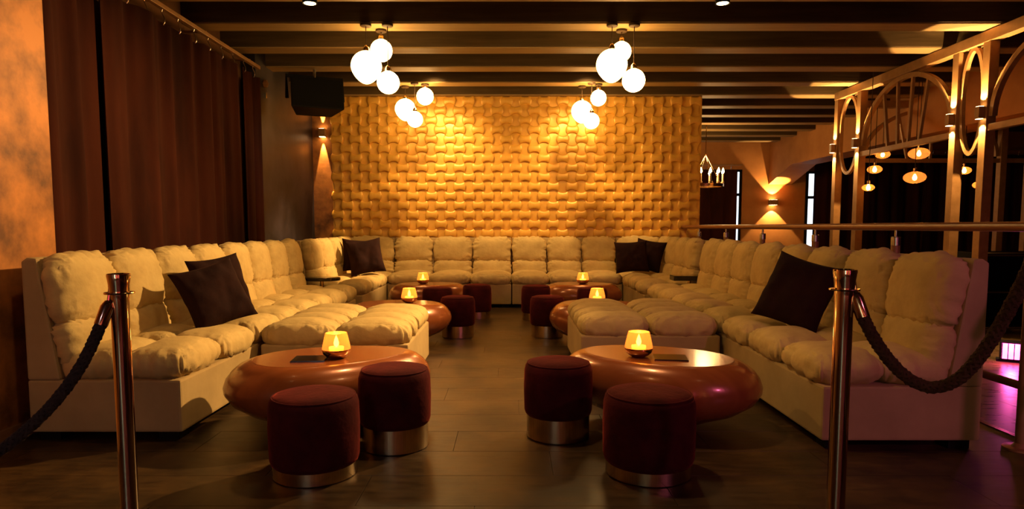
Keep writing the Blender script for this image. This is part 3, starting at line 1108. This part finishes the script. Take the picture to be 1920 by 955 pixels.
# ------------------------------------------------------------------ bronze arch partition on the right
GX = 4.40
PT = 2.80
t = thing('arch_partition', 'bronze metal partition with arches and oval rings right of the lounge', 'partition', (GX, 0, 0))
posts_y = [9.0, 8.42, 6.62, 6.20, 4.40, 3.98]
for y in posts_y:
    MB().box(-.045, .045, y - .045, y + .045, 0, PT - .06).obj('post', M['bronze'], t, bevel=.004)
MB().box(-.05, .05, 3.0, 9.05, PT - .06, PT + .04).obj('top_beam', M['bronze'], t, bevel=.004)
for (a, b) in ((8.42, 6.62), (6.20, 4.40)):
    y0, y1 = b + .045, a - .045
    MB().box(-.03, .03, y0, y1, 1.93, 1.99).obj('lower_beam', M['bronze'], t, bevel=.003)
    cy = (y0 + y1) / 2
    ry = (y1 - y0) / 2 - .02
    z0_, rz_ = 2.06, .66
    MB().tube([(0, cy + ry * math.cos(PI * k / 28), z0_ + rz_ * math.sin(PI * k / 28)) for k in range(29)], .03, flat=(.05, .05)).obj('arch', M['bronze'], t)
    for f in (-.5, -.17, .17, .5):
        yt = cy + ry * f
        zt = z0_ + rz_ * math.sqrt(1 - f * f)
        MB().tube([(0, cy + ry * f * .72, 1.99), (0, yt, zt)], .02, flat=(.03, .03)).obj('spoke', M['bronze'], t)
for (a, b) in ((9.0, 8.42), (6.62, 6.20), (4.40, 3.98)):
    cy = (a + b) / 2
    ry = (a - b) / 2 - .06
    MB().tube([(0, cy + ry * math.cos(2 * PI * k / 40), 2.24 + .49 * math.sin(2 * PI * k / 40)) for k in range(40)], .03, closed=True, flat=(.04, .035)).obj('oval_ring', M['bronze'], t)
# return side of the same enclosure, running to the right
t = thing('arch_partition', 'dim rear bronze partition with a wide arch beyond the amber lamps', 'partition', (0, 9.6, 0))
for x in (5.0, 7.05, 7.45, 9.5):
    MB().box(x - .045, x + .045, -.045, .045, 0, PT - .06).obj('post', M['bronze'], t, bevel=.004)
MB().box(4.95, 10.0, -.05, .05, PT - .06, PT + .04).obj('top_beam', M['bronze'], t, bevel=.004)
MB().box(5.0, 10.0, -.03, .03, 1.97, 2.03).obj('lower_beam', M['bronze'], t, bevel=.003)
MB().tube([(6.02 + .95 * math.cos(PI * k / 28), 0, 2.06 + .66 * math.sin(PI * k / 28)) for k in range(29)], .03, flat=(.05, .05)).obj('arch', M['bronze'], t)
for f in (-.5, 0, .5):
    MB().tube([(6.02 + .95 * f * .7, 0, 2.02), (6.02 + .95 * f, 0, 2.06 + .66 * math.sqrt(1 - f * f))], .02, flat=(.03, .03)).obj('spoke', M['bronze'], t)

# sconces on the partition posts, facing the lounge/camera
for y, lab in ((9.0, 'sconce on the farthest left bronze partition post'), (8.42, 'sconce on the second bronze partition post from the left'),
               (6.62, 'sconce on the third bronze partition post from the left'), (6.20, 'sconce on the fourth bronze partition post from the left')):
    sconce(lab, GX - .045, y, 2.10, -PI / 2, 120, 90, 80, .06, 'partition post sconces', tilt=.02)
    
# ------------------------------------------------------------------ amber pendants beyond the partition
for (px, py, y, w, lab) in ((1655, 290, 9.0, 13, 'amber glass pendant highest at the left beyond the partition'),
                            (1640, 318, 8.4, 13, 'amber glass pendant in the middle of the left trio beyond the partition'),
                            (1628, 352, 8.0, 11, 'amber glass pendant lowest of the left trio beyond the partition'),
                            (1723, 288, 8.2, 18, 'wide amber glass pendant touching the partition beam line'),
                            (1715, 333, 7.8, 19, 'widest amber glass pendant hanging mid-air beyond the partition'),
                            (1808, 320, 8.4, 12, 'amber glass pendant just left of the fourth bronze post'),
                            (1837, 347, 8.0, 12, 'amber glass pendant right of the fourth bronze post')):
    p = upr(px, py, y)
    r = w * y / FPX
    t = thing('amber_pendant', lab, 'pendant lamp', (p.x, p.y, CZ), 0, 'amber glass pendants')
    zc = p.z - CZ
    MB().lathe([(max(.004, r * math.cos(-PI / 2 + PI * k / 14)), zc + r * .58 * math.sin(-PI / 2 + PI * k / 14)) for k in range(15)], 24).obj('glass_shade', M['amber'], t, True, angle=180)
    MB().lathe([(.004, zc - .035), (.02, zc - .025), (.025, zc), (.015, zc + .025), (.008, zc + .04)], 14).obj('bulb', M['bulb'], t, True)
    MB().lathe([(.018, zc + r * .55), (.018, zc + r * .55 + .04), (.006, zc + r * .55 + .05)], 14).obj('socket_cap', M['brass'], t, True)
    MB().tube([(0, 0, zc + r * .55 + .045), (0, 0, 0)], .004, 6).obj('cord', M['cord'], t)

# ------------------------------------------------------------------ chandelier in the far room
cp = upr(1322, 348, 12.0)
t = thing('candle_chandelier', 'ring chandelier with lit candle bulbs right of the golden wall', 'chandelier', (cp.x, cp.y, CZ))
zc = cp.z - CZ
cr_ = .31
MB().tube([(cr_ * math.cos(2 * PI * k / 40), cr_ * math.sin(2 * PI * k / 40), zc) for k in range(40)], .02, closed=True, flat=(.03, .05)).obj('ring', M['brass'], t)
for k in range(12):
    a = 2 * PI * k / 12
    x, y = cr_ * math.cos(a), cr_ * math.sin(a)
    arm = MB().lathe([(.012, zc + .02), (.03, zc + .045), (.03, zc + .055), (.014, zc + .055), (.014, zc + .20), (.004, zc + .205)], 12).obj('candle_sleeve', M['ivory'], t, True, loc=(x, y, 0), angle=30)
    MB().lathe([(.004, zc + .20), (.022, zc + .225), (.021, zc + .25), (.003, zc + .30)], 10).obj('candle_bulb', M['bulb'], arm, True)
for k in range(4):
    a = PI / 4 + PI / 2 * k
    MB().tube([(cr_ * math.cos(a), cr_ * math.sin(a), zc), (0, 0, zc + .55)], .005, 6).obj('chain', M['brass'], t)
point('chandelier_light', (cp.x, cp.y, cp.z + .45), 60, WARM2, .2)
MB().tube([(0, 0, zc + .55), (0, 0, 0)], .008, 8).obj('stem', M['brass'], t)

# ------------------------------------------------------------------ far windows and curtains
def window(n, x0, x1, z0, z1):
    w = MB()
    w.box(x0, x0 + .05, -.04, 0, z0, z1).box(x1 - .05, x1, -.04, 0, z0, z1).box(x0, x1, -.04, 0, z0, z0 + .05).box(x0, x1, -.04, 0, z1 - .05, z1)
    zm = z0 + (z1 - z0) * .68
    w.box(x0, x1, -.04, 0, zm - .03, zm + .03)
    o = struct(w.obj('window_%d' % n, M['black'], None, loc=(0, YF - .002, 0)))
    MB().box(x0 + .05, x1 - .05, -.012, -.008, z0 + .05, zm - .03).obj('pane', M['day'], o)
    MB().box(x0 + .05, x1 - .05, -.012, -.008, zm + .03, z1 - .05).obj('pane', M['day'], o)


window(1, 3.6, 5.05, .6, 2.30)
window(2, 6.46, 7.9, .5, 2.26)
curtain('curtain', 'dark brown curtain behind the candle chandelier', 3.0, 4.90, .02, 2.29, .3, .04, 11, 'x', YF - .18, grp='dark brown curtains in the far room')
curtain('curtain', 'dark brown curtain in the far room seen behind the leftmost bronze posts', 6.545, 8.9, .02, 2.60, .32, .045, 12, 'x', YF - .22, grp='dark brown curtains in the far room')
curtain('curtain', 'dark brown far curtain at the right behind the amber lamps', 8.95, 12.1, .02, 2.60, .32, .045, 13, 'x', YF - .22, grp='dark brown curtains in the far room')
for x0, x1, z, y, lab in ((2.9, 5.0, 2.38, YF - .18, 'thin bronze curtain rail above the chandelier curtain'), (6.6, 12.15, 2.70, YF - .22, 'long bronze curtain rail at the far right wall')):
    t = thing('curtain_rail', lab, 'curtain rail', (x0, y, z))
    MB().box(0, x1 - x0, -.015, .015, -.01, .02).obj('rail', M['bronze'], t)
    for f in (.1, .5, .9):
        MB().box((x1 - x0) * f - .012, (x1 - x0) * f + .012, 0, YF - y - .003, .02, .035).obj('bracket', M['bronze'], t)

# ------------------------------------------------------------------ things at the right edge
t = thing('bar_cabinet', 'black open cabinet with metal edge strips behind the near end of the right sofa', 'cabinet', (4.62, 6.45, 0))
for z in (.05, .40, .76):
    MB().box(-.05, .9, 0, .45, z, z + .03).obj('shelf', M['black'], t)
    MB().box(-.05, .9, -.008, -.001, z + .006, z + .02).obj('edge_strip', M['steel'], t)
for x in (-.06, .9):
    MB().box(x, x + .03, 0, .45, 0, .80).obj('side_panel', M['black'], t)
MB().box(-.03, .9, .43, .45, .05, .80).obj('rear_panel', M['black'], t)
p = upr(1912, 660, 4.4)
t = thing('floor_light', 'small pink floor light fixture at the right edge of the picture', 'floor light', (3.93, 5.10, 0), R(-35))
point('floor_light_glow', (3.82, 4.97, .12), 4, (1.0, 0.12, 0.5), .04)
MB().box(-.09, .09, -.07, .07, .02, .16).obj('housing', M['black'], t, bevel=.006)
MB().box(-.08, .08, -.074, -.0705, .03, .15).obj('lens', M['pink_lens'], t)
MB().box(-.11, .11, -.05, .05, 0, .02).obj('foot', M['black'], t)
for k in range(5):
    MB().box(-.08 + k * .038, -.074 + k * .038, -.080, -.075, .03, .15).obj('grille_bar', M['black'], t)

# ------------------------------------------------------------------ added unseen: window and LED tubes for reflections, stage lamps
w = MB()
for (a, b) in ((-2.0, -1.95), (-1.35, -1.30)):
    w.box(a, b, 0, .05, .3, 2.5)
w.box(-2.0, -1.3, 0, .05, .3, .35).box(-2.0, -1.3, 0, .05, 2.45, 2.5)
wo = struct(w.obj('window_3', M['black'], None, loc=(0, -4.198, 0)))  # window added behind the camera for the brass to reflect
MB().box(-1.95, -1.35, .015, .02, .35, 2.45).obj('pane', M['day_back'], wo)
for (x, m, lab) in ((.3, 'tube_pink', 'added pink vertical LED tube on the wall behind the camera'),
                    (1.7, 'tube_amber', 'added amber vertical LED tube on the wall behind the camera'),
                    (-.6, 'tube_amber', 'added amber vertical LED tube beside the added window behind the camera'),
                    (3.0, 'tube_pink', 'added pink vertical LED tube far right behind the camera')):
    t = thing('added_led_tube', lab, 'tube lamp', (x, -4.2, 0), 0, 'added vertical LED tubes')  # tubes added for streaks of reflection in the brass
    MB().box(-.07, .07, .002, .04, .3, 2.5).obj('housing', M['black'], t)
    MB().lathe([(.05, .34), (.05, 2.46)], 16).obj('tube', M[m], t, True, loc=(0, .10, 0))
for (l, tg, p, c, s_), lab in zip(STAGE, ('added stage lamp over the right front, magenta', 'added stage lamp behind the left brass post, lilac', 'added stage lamp above the oak floor, pink', 'added stage lamp over the aisle, lilac, lighting the dark wall')):
    t = thing('added_stage_lamp', lab, 'stage lamp', l, 0, 'added stage lamps')
    q = (Vector(tg) - Vector(l)).to_track_quat('Z', 'Y').to_euler()
    MB().lathe([(.05, -.12), (.075, -.10), (.08, .10), (.085, .14)], 20).obj('housing', M['black'], t, True, rot=q)
    MB().tube([(0, 0, .08), (0, 0, CZ - l[2])], .012, 8).obj('hanger', M['black'], t)
